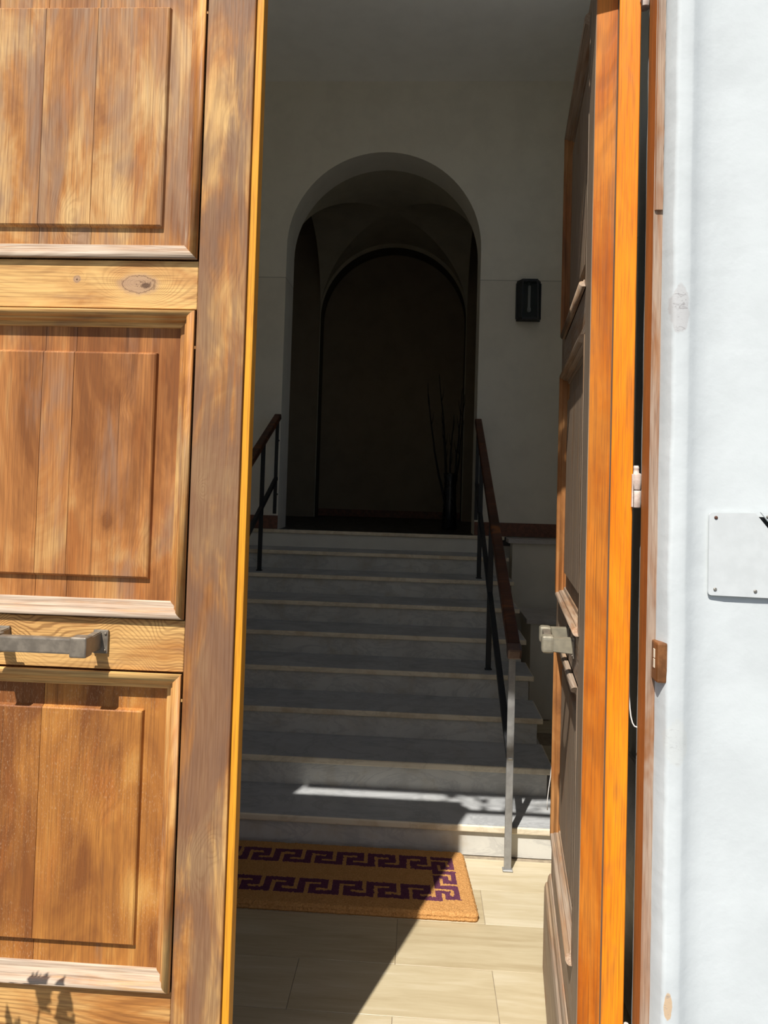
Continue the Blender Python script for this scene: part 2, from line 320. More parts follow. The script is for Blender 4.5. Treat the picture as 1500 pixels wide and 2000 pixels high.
# ------------------------------------------------------------------ shell: outer wall
def nz(p, sc, seed=0.0): return noise.noise(Vector((p[0] * sc + seed, p[1] * sc - seed, p[2] * sc + 2 * seed)))
bm = bmesh.new()
prof = [(0.516, 1.70), (0.516, 1.60), (0.5165, 1.578), (0.5275, 1.547), (0.531, 1.541), (0.537, 1.540), (0.548, 1.540), (0.560, 1.540), (0.5665, 1.543), (0.577, 1.551), (0.593, 1.559),
        (0.616, 1.565), (0.655, 1.568), (0.72, 1.568), (0.78, 1.567), (0.86, 1.567), (0.97, 1.567), (1.2, 1.567), (1.7, 1.567), (2.6, 1.567)]
NZ = 330; zs_ = [-0.13 + 3.6 * i / NZ for i in range(NZ + 1)] + [3.9, 4.4]
rows = []
for z in zs_:
    row = []
    for i, (x, y) in enumerate(prof):
        e = 0.0022 if 3 <= i <= 5 else (0.0012 if i < 12 else 0.0007)
        dx = e * nz((x, y, z), 9, 3.1) + (0.0014 * nz((x, y, z), 60, 1.7) if 3 <= i <= 5 else 0)
        dy = e * nz((x, y, z), 7, 8.3) + 0.0006 * nz((x, y, z), 25, 5.5)
        row.append(bm.verts.new((x + (dx if i < 12 else 0), y + dy, z)))
    rows.append(row)
for a, b in zip(rows, rows[1:]):
    for i in range(len(prof) - 1):
        bm.faces.new((a[i], a[i + 1], b[i + 1], b[i])).smooth = True
box(bm, 0.72, 2.6, 1.59, 1.95, -0.13, 4.4)
box(bm, 0.72, 1.42, 1.95, 2.45, -0.13, 4.4); box(bm, 0.52, 0.84, 1.63, 1.70, -0.13, 4.4)
box(bm, -1.3, 0.515, 1.50, 1.95, 3.31, 6.3)
box(bm, -5.0, -1.316, 1.50, 1.70, -0.13, 6.3)
box(bm, -5.0, -1.62, 1.70, 1.95, -0.13, 6.3)
tag(obj('wall_front', bm, M_WALLX), 'white painted outer wall right of the open doorway', kind='structure')
tag(obj('street_ground', BX(-9, 9, -9, 1.5, -0.25, -0.13), M_GROUND), 'grey paved street ground in front of the doorway', kind='structure')
tag(obj('floor_threshold', BX(-1.31, 0.512, 1.502, 1.80, -0.13, -0.004), M_CAP), 'pale stone threshold under the door', kind='structure')

tag(obj('bounce_ground', BX(1.6, 12, 1.96, 16, -0.2, -0.13), M_BOUNCE), 'pale ground added unseen beyond the right wall to bounce light in', kind='structure')  # added pale ground, bounces sunlight through the side window into the vestibule

# ------------------------------------------------------------------ vestibule shell
XL, XR, YF, ZC = -2.05, 1.42, 5.9, 5.07
tag(obj('wall_left', BX(XL - 0.15, XL, 1.95, YF, -0.1, ZC), M_WALLI), kind='structure')
bm = bmesh.new(); WY0, WY1, WZ0, WZ1 = 2.60, 4.70, 2.15, 4.75
box(bm, XR, XR + 0.15, 1.95, WY0, -0.1, ZC); box(bm, XR, XR + 0.15, WY1, YF, -0.1, ZC)
box(bm, XR, XR + 0.15, WY0, WY1, -0.1, WZ0); box(bm, XR, XR + 0.15, WY0, WY1, WZ1, ZC)
tag(obj('wall_right', bm, M_WALLI), kind='structure')
wd = tag(empty('window_1', (XR + 0.08, WY0, WZ0)), 'open casement window in the side wall behind the door leaf', kind='structure')
for a, b, c, d in ((0, 0.05, 0, 2.6), (2.05, 2.1, 0, 2.6), (0.05, 2.05, 0, 0.05), (0.05, 2.05, 2.55, 2.6)):
    obj('window_frame', BX(-0.03, 0.03, a, b, c, d, 0.003), M_CREAM, wd)
tag(obj('wall_entrance', BX(XL, XR, 1.951, 1.955, 3.31, ZC), M_WALLI), kind='structure')
tag(obj('ceiling', BX(XL - 0.15, XR + 0.15, 1.95, YF + 0.35, ZC, ZC + 0.15), M_CEIL), kind='structure')

def arch_wall(bm, x0, x1, z0, z1, cx, r, zs, y0, y1, n=40, mi_s=0):
    arc = [(cx - r, z0)] + [(cx - r * math.cos(math.pi * k / n), zs + r * math.sin(math.pi * k / n)) for k in range(n + 1)] + [(cx + r, z0)]
    outer = [(x0, z0)]
    for k in range(n + 1):
        a = math.pi * k / n; dx, dz = -math.cos(a), math.sin(a)
        if k == 0: outer.append((x0, zs)); continue
        if k == n: outer.append((x1, zs)); continue
        t = 1e9
        if dx < -1e-6: t = min(t, (x0 - cx) / dx)
        if dx > 1e-6: t = min(t, (x1 - cx) / dx)
        if dz > 1e-6: t = min(t, (z1 - zs) / dz)
        outer.append((cx + dx * t, zs + dz * t))
    outer.append((x1, z0))
    for y in (y0, y1):
        A = [bm.verts.new((p[0], y, p[1])) for p in arc]; O = [bm.verts.new((p[0], y, p[1])) for p in outer]
        for i in range(len(A) - 1):
            try: bm.faces.new((A[i], A[i + 1], O[i + 1], O[i]))
            except ValueError: pass
        for cxr in (x0, x1):
            cand = [i for i in range(len(O) - 1) if abs(O[i].co.x - cxr) < 1e-4 and abs(O[i + 1].co.z - z1) < 1e-4 and abs(O[i + 1].co.x - cxr) > 1e-4 or abs(O[i + 1].co.x - cxr) < 1e-4 and abs(O[i].co.z - z1) < 1e-4 and abs(O[i].co.x - cxr) > 1e-4]
            for i in cand:
                c = bm.verts.new((cxr, y, z1)); bm.faces.new((O[i], O[i + 1], c))
    A0 = [bm.verts.new((p[0], y0, p[1])) for p in arc]; A1 = [bm.verts.new((p[0], y1, p[1])) for p in arc]
    for i in range(len(arc) - 1):
        f = bm.faces.new((A0[i], A0[i + 1], A1[i + 1], A1[i])); f.smooth = True; f.material_index = mi_s
bm = bmesh.new()
ACX, AR, AZS = -0.372, 0.818, 3.645
arch_wall(bm, XL, XR, 1.255, ZC, ACX, AR, AZS, YF, 6.25)
tag(obj('wall_back', bm, M_WALLI), 'plastered wall with tall round arch above the marble stairs', kind='structure')
tag(obj('wall_back_lower', BX(XL, XR, YF + 0.03, 6.25, -0.1, 1.18), M_WALLI), kind='structure')

# hall beyond the arch: cross vault, side recesses, round-headed niche
HX0, HX1, HY0, HY1, HZ = -1.235, 0.476, 6.25, 8.2, 1.26
HCX, HCY, HRX, HRY, HSP, HRI = (HX0 + HX1) / 2, (HY0 + HY1) / 2, (HX1 - HX0) / 2, (HY1 - HY0) / 2, 3.625, 0.845
bm = bmesh.new(); NV = 48; g = []
def vz(u, v): return HSP + HRI * max(math.sqrt(max(0, 1 - u * u)), math.sqrt(max(0, 1 - v * v)))
for i in range(NV + 1):
    a = -math.cos(math.pi * i / NV); g.append([])
    for j in range(NV + 1):
        b = -math.cos(math.pi * j / NV); g[-1].append(bm.verts.new((HCX + a * HRX, HCY + b * HRY, vz(a, b))))
for i in range(NV):
    for j in range(NV):
        q = (g[i][j], g[i + 1][j], g[i + 1][j + 1], g[i][j + 1])
        if (i < NV / 2) == (j < NV / 2): fs = [(q[0], q[1], q[2]), (q[0], q[2], q[3])]
        else: fs = [(q[0], q[1], q[3]), (q[1], q[2], q[3])]
        for f in fs: bm.faces.new(f)
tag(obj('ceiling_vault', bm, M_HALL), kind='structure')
bm = bmesh.new()
NCX, NR, NZS = HCX, 0.846, 3.575
arch_wall(bm, HX0 - 0.02, HX1 + 0.02, 1.2, 4.6, NCX, NR, NZS, HY1, HY1 + 0.28, 40, 1)
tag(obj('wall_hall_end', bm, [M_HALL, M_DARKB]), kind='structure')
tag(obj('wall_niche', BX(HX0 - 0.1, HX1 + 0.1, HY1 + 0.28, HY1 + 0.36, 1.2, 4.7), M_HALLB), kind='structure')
for sgn, xw, nm in ((-1, HX0, 'wall_hall_left'), (1, HX1, 'wall_hall_right')):
    bm = bmesh.new(); xo = xw + sgn * 0.45
    box(bm, min(xo, xo + sgn * 0.1), max(xo, xo + sgn * 0.1), HY0, HY1, 1.2, 4.7)
    box(bm, min(xw, xo), max(xw, xo), HY0, HY0 + 0.10, 1.2, 4.7); box(bm, min(xw, xo), max(xw, xo), HY1 - 0.02, HY1, 1.2, 4.7)
    box(bm, min(xw, xo), max(xw, xo), HY0, HY1, 4.55, 4.65)
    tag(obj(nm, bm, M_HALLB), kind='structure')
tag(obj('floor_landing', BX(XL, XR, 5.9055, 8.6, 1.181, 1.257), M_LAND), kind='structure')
tag(obj('roof_slab', BX(XL, XR, 6.2, 8.7, 4.72, 5.2), M_CEIL), kind='structure')
bm = bmesh.new(); box(bm, NCX - NR + 0.002, NCX + NR - 0.002, HY1 + 0.262, HY1 + 0.28, HZ, HZ + 0.085, 0.003)
tag(obj('baseboard_niche', bm, M_TERRA), kind='structure')
for nm, x0, x1 in (('baseboard_back_left', XL, ACX - AR), ('baseboard_back_right', ACX + AR, XR)):
    tag(obj(nm, BX(x0, x1, YF - 0.014, YF, 1.262, 1.372, 0.002), M_TERRA), kind='structure')
for nm, x in (('baseboard_hall_left', HX0 - 0.449), ('baseboard_hall_right', HX1 + 0.435)):
    tag(obj(nm, BX(x, x + 0.014, HY0 + 0.1, HY1 - 0.03, HZ, HZ + 0.1, 0.002), M_TERRA), kind='structure')

tag(obj('baseboard_embrasure', BX(0.705, 0.719, 1.72, 2.44, 0, 0.80, 0.003), M_CAP), kind='structure')

# ------------------------------------------------------------------ floor of separate travertine tiles
fl = tag(obj('floor', BX(XL, XR, 1.80, 5.9, -0.1, -0.004), M_GROUT), 'cream travertine tiled vestibule floor', kind='structure')
ys = [1.80, 2.037, 2.28, 2.522, 2.78, 3.012, 3.255, 3.5, 3.74, 3.98, 4.22, 4.47, 4.71, 4.95, 5.2, 5.45]
TL = 0.671; tile_cache = {}
for k, (y0, y1) in enumerate(zip(ys, ys[1:])):
    ph = (-0.381, -0.045)[k % 2]
    x = ph - TL * 4
    while x < XR:
        a, b = max(x, XL), min(x + TL, XR); x += TL
        if b - a < 0.05: continue
        if y0 >= 3.25 and a < 0.45: continue
        w, d = round(b - a - 0.0018, 4), round(y1 - y0 - 0.0018, 4)
        if (w, d) not in tile_cache:
            t = obj('floor_tile', BX(0, w, 0, d, -0.004, 0, 0.0008), M_TILE, fl); tile_cache[(w, d)] = t
        else:
            t = tile_cache[(w, d)].copy(); COL.objects.link(t)
        t.parent = fl; t.location = (a + 0.0009, y0 + 0.0009, R.uniform(-0.0004, 0.0003))

# ------------------------------------------------------------------ staircase
SX0, SX1, SY, ST, SR = -1.50, 0.675, 3.265, 0.3255, 0.14
st = tag(empty('staircase', (0, 0, 0)), 'grey white marble staircase of nine steps rising to the arch', 'staircase')
for k in range(9):
    y = SY + ST * k; z1 = SR * (k + 1)
    obj('riser', BX(SX0, SX1 - 0.012, y + 0.018, y + 0.045, SR * k - (0 if k == 0 else 0.03), z1 - 0.0305, 0.001), M_RISER, st)
    bm = bmesh.new(); d = ST + 0.02 if k < 8 else 0.036
    box(bm, SX0, SX1 + 0.018, y, y + d, z1 - 0.03, z1, 0.007, 3)
    for f in bm.faces:
        c = f.calc_center_median()
        f.material_index = 1 if c.y < y + 0.006 or c.x > SX1 + 0.012 else 0
    obj('tread', bm, [M_TREAD, M_NOSE], st)
bm = bmesh.new()
for k in range(9):
    box(bm, SX0, SX1 - 0.03, SY + ST * k + 0.045, min(5.88, SY + ST * (k + 1) + 0.044) if k < 8 else 5.884, 0, SR * (k + 1) - 0.031)
obj('stair_core', bm, M_WALLI, st)

# low walls with marble caps right of the stairs
def low_wall(name, x0, y0, y1, z0, z1, label):
    r = tag(empty(name, (x0, y0, z0)), label, 'low wall')
    obj('plastered_block', BX(0.035, XR - x0 - 0.001, 0.03, y1 - y0, 0, z1 - z0 - 0.035), M_WALLI, r)
    obj('marble_cap', BX(0, XR - x0 - 0.001, 0, y1 - y0, z1 - z0 - 0.035, z1 - z0, 0.004, 2), M_CAP, r)
    return r
low_wall('low_wall', 0.705, 5.70, 5.884, 0.0, 1.255, 'taller plastered low wall with marble cap at landing level')
low_wall('low_wall', 0.785, 5.20, 5.699, 0.0, 0.72, 'shorter plastered low wall with marble cap in front of taller one')
tag(obj('marble_kerb', BX(0.72, 0.785, 3.9, 5.19, 0, 0.07, 0.006, 2), M_CAP), 'low dark marble kerb on floor right of the steps', 'kerb')

# ------------------------------------------------------------------ stair railings
def railing(name, xa, xb, label, side):
    # xa: x at the foot, xb: x at the head; posts stand on floor, fourth and seventh treads
    r = tag(empty(name, (xa, 3.17, 0)), label, 'railing')
    def X(y): return (xb - xa) * (y - 3.17) / (5.8 - 3.17)
    def H(y): return 0.962 + 0.4515 * (y - 3.10)
    def P(y, z): return (X(y), y - 3.17, z)
    bm = bmesh.new(); beam(bm, P(3.13, H(3.13)), P(5.84, H(5.84)), 0.055, 0.045, 0.008); obj('handrail', bm, M_HR if False else W_HR, r)
    bm = bmesh.new(); beam(bm, P(3.085, H(3.085) - 0.005), P(3.135, H(3.135) - 0.005), 0.062, 0.052, 0.01); tube(bm, [P(3.12, H(3.12) - 0.035), P(3.17, H(3.17) - 0.03)], 0.008)
    obj('end_cap', bm, M_CAPB, r)
    bm = bmesh.new(); beam(bm, P(3.185, H(3.185) - 0.515), P(5.84, H(5.84) - 0.515), 0.030, 0.030, 0.002); obj('lower_rail', bm, M_IRON, r)
    bm = bmesh.new(); beam(bm, P(3.165, H(3.165) - 0.52), P(3.20, H(3.2) - 0.52), 0.02, 0.03, 0.002); obj('rail_bracket', bm, M_STEEL, r)
    bm = bmesh.new(); box(bm, -0.0155, 0.0155, -0.006, 0.006, 0.006, H(3.17) - 0.018, 0.0015); o = obj('post', bm, M_STEEL, r); o['label'] = 'bare grey steel post'
    bm = bmesh.new(); box(bm, -0.022, 0.022, -0.016, 0.016, 0.0005, 0.008, 0.002); obj('foot_plate', bm, M_STEEL, o)
    for y, z in ((4.36, 0.5605), (5.34, 0.9805)):
        bm = bmesh.new(); x = X(y); box(bm, x - 0.016, x + 0.016, y - 3.17 - 0.006, y - 3.17 + 0.006, z + 0.001, H(y) - 0.018, 0.0015); p = obj('post', bm, M_IRON, r)
        bm = bmesh.new(); box(bm, x - 0.022, x + 0.022, y - 3.17 - 0.014, y - 3.17 + 0.014, z, z + 0.007, 0.002); obj('foot_plate', bm, M_IRON, p)
    bm = bmesh.new(); x = X(5.82); box(bm, x - 0.014, x + 0.014, 2.645, 2.657, 1.39, H(5.82) - 0.018, 0.0015); p = obj('post', bm, M_IRON, r)
    for z in (1.55, 2.0):
        bm = bmesh.new(); tube(bm, [(x, 2.655, z), (x, 5.9 - 3.17, z)], 0.008); obj('wall_fixing', bm, M_IRON, p)
    return r
railing('stair_railing', 0.42, 0.452, 'railing with brown handrail and grey steel front post right of steps', 1)
railing('stair_railing', -1.215, -1.203, 'railing with brown handrail half hidden behind the closed leaf', -1)

# ------------------------------------------------------------------ door leaves
LW, LTOP = 0.875, 2.915
def leaf(root, sgn, off, planks_all, hinge_fresh, mats):
    """local frame: outer-face hinge corner at the origin; m = distance from the meeting edge"""
    def lx(m): return sgn * (LW - m)
    WV, WST, WH, WMH, WMV, WPA, WPB = mats
    def bx(m0, m1, y0, y1, z0, z1, bev=0.0012):
        bm = bmesh.new(); a, b = sorted((lx(m0), lx(m1))); box(bm, a, b, y0, y1, z0, z1, bev); return bm
    SW = 0.112
    ds = -0.038 if sgn < 0 else 0.0          # the open leaf's lock rail sits a little lower
    z_r = [(2.868, LTOP), (2.055, 2.167), (1.225 + ds, 1.341 + ds), (0.012, 0.515)]
    pan = [(2.167, 2.868), (1.341 + ds, 2.055), (0.515, 1.225 + ds)]
    # stiles: the hinge stile's edge shows fresh timber
    obj('stile', bx(0, SW, 0, 0.05, 0.012, LTOP), WST, root)
    bm = bx(LW - SW, LW, 0, 0.05, 0.012, LTOP)
    for f in bm.faces:
        f.normal_update()
        if abs(f.normal.x) > 0.9 and f.calc_center_median().x * sgn < 0.01: f.material_index = 1
    obj('stile', bm, [WST, W_E1], root)
    for (a, b) in z_r: obj('rail', bx(SW + 0.0006, LW - SW - 0.0006, 0.0006, 0.048, a, b), WH if not isinstance(WH, dict) else WH[round(a - (ds if 1 < a < 1.3 else 0), 3)], root)
    # inner layer, rebated past the outer one at both edges
    bm = bmesh.new(); a, b = sorted((lx(0.012 if sgn > 0 else -0.018), lx(LW + 0.016)))
    box(bm, a, b, 0.0505, 0.098, 0.012, LTOP - 0.012, 0.0015)
    for f in bm.faces:
        f.normal_update()
        if abs(f.normal.x) > 0.5: f.material_index = 1
    obj('inner_layer', bm, [WV, W_E2], root)
    bm = bx(-0.018, -0.0002, 0.0085, 0.046, 0.012, LTOP - 0.012, 0.001) if sgn > 0 else bx(-0.004, 0.012, 0.0502, 0.0505, 0.1, 0.2, 0)
    if sgn > 0: obj('meeting_strip', bm, W_Y, root)['label'] = 'yellow varnished rebate strip'
    else: bm.free()
    obj('kickboard', (lambda b: b)(kick(lx)), WH if not isinstance(WH, dict) else WH[0.012], root)
    for pi, (pz0, pz1) in enumerate(pan):
        # mitred bolection moulding, one piece a side
        prof = [(0.0, 0.0004), (0.0, 0.008), (0.0025, 0.0125), (0.007, 0.0155), (0.0125, 0.0155), (0.0165, 0.0128), (0.0178, 0.0075), (0.0180, 0.0045), (0.0215, 0.0040), (0.0235, 0.0020), (0.0250, -0.004), (0.0262, -0.010), (0.0355, -0.0115), (0.0375, -0.0135), (0.0382, -0.017)]
        rect = (SW + 0.003, LW - SW - 0.003, pz0 + 0.0035, pz1 - 0.004)
        for side in range(4):
            bm = bmesh.new(); A, B = [], []
            for u, h in prof:
                if sgn < 0 and side == 1: h = h * 0.12 if h > 0 else h * 0.6
                m0, m1, z0, z1 = rect[0] + u, rect[1] - u, rect[2] + u, rect[3] - u
                p, q = {0: ((m0, z0), (m1, z0)), 1: ((m1, z0), (m1, z1)), 2: ((m1, z1), (m0, z1)), 3: ((m0, z1), (m0, z0))}[side]
                A.append(bm.verts.new((lx(p[0]), -h, p[1]))); B.append(bm.verts.new((lx(q[0]), -h, q[1])))
            for i in range(len(prof) - 1): bm.faces.new((A[i], B[i], B[i + 1], A[i + 1])).smooth = i in (1, 2, 3, 4, 8, 9)
            bm.faces.new((A[0], A[-1], B[-1], B[0])); bm.faces.new(A); bm.faces.new(B)
            obj('moulding', bm, ((WST if side == 1 else W_MD) if sgn < 0 else WMV) if side in (1, 3) else (WMH if side == 0 or sgn < 0 else W_MT), root)
        # raised panel of upright planks
        m0, m1, z0, z1 = rect[0] + 0.036, rect[1] - 0.036, rect[2] + 0.036, rect[3] - 0.036
        f0, f1 = m0 + 0.052, m1 - 0.052
        fz0, fz1 = (2.248, 2.776) if pi == 0 else ((1.431 + ds, 1.956) if pi == 1 else (0.605, 1.135 + ds))
        bev, proud = 0.006, 0.0105
        js = [m0] + planks_all[pi] + [m1]
        panel = obj('raised_panel', bx(m0, m1, 0.0215, 0.0475, z0, z1, 0), (WPA, W_PM if sgn > 0 else WPA, WPB)[pi], root)
        for a, b in zip(js, js[1:]):
            g_ = 0.0006; ms = sorted({a + (0 if a == m0 else g_), b - (0 if b == m1 else g_)} | {v for v in (f0, f0 + bev * .5, f0 + bev, f1 - bev, f1 - bev * .5, f1) if a + g_ < v < b - g_})
            zz = sorted({z0, fz0, fz0 + bev * .5, fz0 + bev, fz1 - bev, fz1 - bev * .5, fz1, z1})
            def hgt(m, z):
                t = max(0, min(1, min(m - f0, f1 - m, z - fz0, fz1 - z) / bev))
                return proud * math.sin(t * math.pi / 2) ** 0.8 if t > 0 else 0
            bm = bmesh.new(); vs = [[bm.verts.new((lx(m), 0.016 - hgt(m, z), z)) for z in zz] for m in ms]
            for i in range(len(ms) - 1):
                for j in range(len(zz) - 1): bm.faces.new((vs[i][j], vs[i + 1][j], vs[i + 1][j + 1], vs[i][j + 1]))
            for i in (0, len(ms) - 1):
                bk = [bm.verts.new((lx(ms[i]), 0.0213, z)) for z in zz]
                for j in range(len(zz) - 1): bm.faces.new((vs[i][j], vs[i][j + 1], bk[j + 1], bk[j]))
            obj('plank', bm, (WPA, W_PM if sgn > 0 else WPA, WPB)[pi], panel)
    # pull handle
    h = empty('pull_handle'); h.parent = root
    m0, m1, hz = (0.289, 0.552, 1.287) if sgn > 0 else (0.495, 0.680, 1.258)
    bm = bmesh.new(); a, b = sorted((lx(m0 + 0.03), lx(m1 - 0.03))); box(bm, a, b, -0.076, -0.056, hz - 0.0215 + 0.008, hz + 0.0175 + 0.004, 0.004, 2); obj('grip_bar', bm, M_BRONZE, h)
    for m, e in ((m0, 1), (m1, -1)):
        bm = bmesh.new(); a, b = sorted((lx(m - 0.002), lx(m + e * 0.033))); box(bm, a, b, -0.006, 0.0004, hz - 0.026, hz + 0.028, 0.003, 2)
        for q in (0.02, -0.018):
            t = bmesh.new(); lathe(t, [(0.003, 0), (0.003, 0.002), (0.0015, 0.003)], 8); join(bm, t, 0, Matrix.Translation((lx(m + e * 0.004), -0.006, hz + q)) @ Matrix.Rotation(math.pi / 2, 4, 'X'))
        obj('back_plate', bm, M_BRONZE, h)
        bm = bmesh.new(); a, b = sorted((lx(m + e * 0.012), lx(m + e * 0.05)))
        box(bm, a, b, -0.084, -0.050, hz - 0.019, hz + 0.026, 0.005 if sgn > 0 else 0.010, 3); obj('end_socket', bm, M_BRONZE2 if sgn < 0 else M_BRONZE, h)
        bm = bmesh.new(); a, b = sorted((lx(m + e * 0.012), lx(m + e * 0.034)))
        t = bmesh.new(); prism(t, [(-0.004, hz - 0.017), (-0.004, hz + 0.024), (-0.056, hz + 0.022), (-0.056, hz - 0.014)], 'x', a + 0.0015, b - 0.0015)
        bmesh.ops.bevel(t, geom=t.edges[:], offset=0.002, segments=2, affect='EDGES'); join(bm, t); obj('bracket_arm', bm, M_BRONZE2 if sgn < 0 else M_BRONZE, h)
    return lx
def kick(lx):
    bm = bmesh.new(); a, b = sorted((lx(0.002), lx(LW - 0.03)))
    prism(bm, [(0.0, 0.02), (-0.022, 0.02), (-0.022, 0.29), (-0.018, 0.305), (-0.012, 0.31), (-0.010, 0.328), (-0.004, 0.338), (0.0, 0.338)], 'x', a, b)
    return bm

W_R1 = wood('upper_rail_knotty', 'x', greyamt=0.15, ringd=0.3, bias=0.24, blotch=0.8, ringf=18, ws=1.2, lin=3.0,
            knots=[(2.112, 0.623, 0.032, 0.062, 0.9), (2.122, 0.476, 0.012, 0.012, 0.5)])
W_R2 = wood('handle_rail_figured', 'x', greyamt=0.3, ringd=0.55, bias=0.2, ringf=30, ws=5.5, lin=3.4, blotch=0.6)
HLX = -1.29
root_l = tag(empty('door_1', (HLX, 1.6, 0)), 'closed left leaf of weathered panelled wooden door with long handle', kind='structure')
def xs(*w): return sorted([-(v) - 0.415 for v in w])      # world x -> distance from the meeting edge
leaf(root_l, 1, 0, [xs(-0.792, -0.918, -1.04), xs(-0.815, -0.889, -1.02), xs(-0.856, -1.0)], False,
     (W_V, W_ST, {2.868: W_H, 2.055: W_R1, 1.225: W_R2, 0.012: W_H}, W_MH, W_MV, W_PA, W_PB))
root_r = tag(empty('door_2', (0.381, 1.657, 0), rad(-96.8)), 'open right leaf of weathered wooden door swung inwards showing orange edge', kind='structure')
leaf(root_r, -1, 0, [xs(-0.792, -0.918, -1.04), xs(-0.815, -0.889, -1.02), xs(-0.856, -1.0)], True,
     (G_ST, G_ST, {2.868: G_H, 2.055: G_H, 1.225: G_H, 0.012: G_H}, G_H, W_MV, G_PA, G_PA))
# hinges of the open leaf
inv = Matrix.Translation((0.381, 1.657, 0)) @ Matrix.Rotation(rad(-96.8), 4, 'Z'); inv = inv.inverted()
for z0 in (0.385, 1.628, 2.79):
    hp = inv @ Vector((0.4885, 1.648, z0))
    hg = empty('hinge', hp); hg.parent = root_r
    bm = bmesh.new(); lathe(bm, [(0.0112, 0.0), (0.0122, 0.002), (0.0122, 0.037), (0.0112, 0.039)], 16); obj('lower_knuckle', bm, M_CREAM, hg)
    bm = bmesh.new(); lathe(bm, [(0.0112, 0.0405), (0.0122, 0.042), (0.0122, 0.075), (0.0105, 0.078), (0.0068, 0.079), (0.0068, 0.088), (0.0074, 0.090), (0.005, 0.096)], 16); obj('upper_knuckle', bm, M_CREAM, hg)
    bm = bmesh.new(); box(bm, -0.004, 0.03, -0.013, -0.010, 0.002, 0.076, 0.0005); obj('hinge_leaf', bm, M_CREAM, hg)

# ------------------------------------------------------------------ door frame
fr = tag(empty('trim_1', (0.5, 1.58, 0)), 'worn brown timber door frame set in white wall', kind='structure')
def ragged(x0, x1, y0, y1, z0, z1, amp=0.0012, seed=0.0, n=160):
    bm = bmesh.new(); rr = []
    for i in range(n + 1):
        z = z0 + (z1 - z0) * i / n
        j = lambda a: amp * nz((a, 0, z), 14, seed + a) + amp * 0.6 * nz((a, 0, z), 60, seed - a)
        rr.append([bm.verts.new((x0 + 0.3 * j(1), y0 + 0.002, z)), bm.verts.new((x0 + 0.002 + 0.3 * j(2), y0 + 0.3 * j(3), z)), bm.verts.new((x1 + j(4), y0 + 0.3 * j(5), z)), bm.verts.new((x1 + j(4), y1, z)), bm.verts.new((x0, y1, z))])
    for a, b in zip(rr, rr[1:]):
        for k in range(5):
            f = bm.faces.new((a[k], a[(k + 1) % 5], b[(k + 1) % 5], b[k]))
            f.material_index = 1 if k == 4 else 0
    bm.faces.new(rr[0]); bm.faces.new(rr[-1][::-1]); return bm
def fobj(n, bm, m):
    bmesh.ops.translate(bm, verts=bm.verts[:], vec=(-0.5, -1.58, 0)); return obj(n, bm, m, fr)
fobj('jamb', ragged(0.497, 0.5165, 1.58, 1.634, -0.12, 3.31, seed=2.0), [W_FR, W_FJ])
fobj('stop_strip', ragged(0.4985, 0.5145, 1.574, 1.582, 2.287, 3.30, 0.001, seed=5.0, n=60), [W_FR, W_FJ])
fobj('jamb', BX(-1.3165, -1.297, 1.58, 1.634, -0.12, 3.31, 0.001), W_FR)
fobj('header', BX(-1.296, 0.496, 1.568, 1.594, 2.917, 2.950, 0.001), W_FR)
fobj('header', BX(-1.296, 0.496, 1.58, 1.634, 3.29, 3.31, 0.001), W_FR)
bm = bmesh.new(); box(bm, 0.5085, 0.530, 1.543, 1.588, 1.262, 1.346, 0.004, 2)
kp = fobj('latch_keeper', bm, M_BROWN)
for z in (1.290, 1.311):
    bm = bmesh.new(); box(bm, 0.5072, 0.509, 1.558, 1.567, z, z + 0.019, 0.0006); bmesh.ops.translate(bm, verts=bm.verts[:], vec=(-0.5, -1.58, 0)); obj('slot', bm, M_IVORY, kp)

# ------------------------------------------------------------------ cables
bm = bmesh.new()
pts = [(0.484, 1.66, 1.25), (0.484, 1.655, 1.20), (0.4845, 1.65, 1.178), (0.4865, 1.648, 1.158), (0.490, 1.647, 1.144), (0.494, 1.646, 1.137), (0.500, 1.645, 1.135), (0.507, 1.645, 1.135)]
tube(bm, pts, 0.0017, 8); tag(obj('cable', bm, M_CABLE), 'thin white cable sagging between open leaf and frame', 'cable')
bm = bmesh.new()
pts = [(0.497, 2.60, 0.80), (0.4965, 2.60, 0.74), (0.494, 2.60, 0.69), (0.490, 2.60, 0.64), (0.4835, 2.60, 0.59), (0.480, 2.60, 0.55), (0.481, 2.60, 0.52)]
tube(bm, pts, 0.0016, 8); t = bmesh.new(); lathe(t, [(0.002, 0), (0.005, 0.003), (0.005, 0.009), (0.002, 0.012)], 10); join(bm, t, 0, Matrix.Translation((0.497, 2.60, 0.80)))
tube(bm, [(0.497, 2.60, 0.806), (0.53, 2.55, 0.806), (0.545, 2.515, 0.806)], 0.0025, 8)
bmesh.ops.transform(bm, matrix=inv, verts=bm.verts[:])
obj('pull_cord', bm, M_CABLE, root_r)['label'] = 'thin pale cord'

# ------------------------------------------------------------------ cover plate on the white wall
pl = tag(empty('cover_plate', (0.618, 1.567, 1.453)), 'grey painted metal cover plate screwed to the white wall', 'plate')
pl.scale = (1.034, 1, 1.034)
def lp(poly): return [(x - 0.601, z - 1.46) for x, z in poly]
bm = bmesh.new()
def rounded(poly, rr=0.007, n=4, skip=()):
    out = []
    for i, p in enumerate(poly):
        if i in skip: out.append(p); continue
        a, b = Vector(poly[i - 1]), Vector(poly[(i + 1) % len(poly)]); p = Vector(p); da, db = (a - p).normalized(), (b - p).normalized()
        for k in range(n + 1):
            t = k / n; out.append(tuple(p + da * rr * (1 - t) ** 2 + db * rr * t ** 2))
    return out
prism(bm, rounded(lp([(0.601, 1.456), (0.80, 1.453), (0.80, 1.50), (0.694, 1.628), (0.601, 1.626)]), skip=(2, 3)), 'y', -0.0085, -0.004)
obj('plate', bm, M_PLATE, pl)
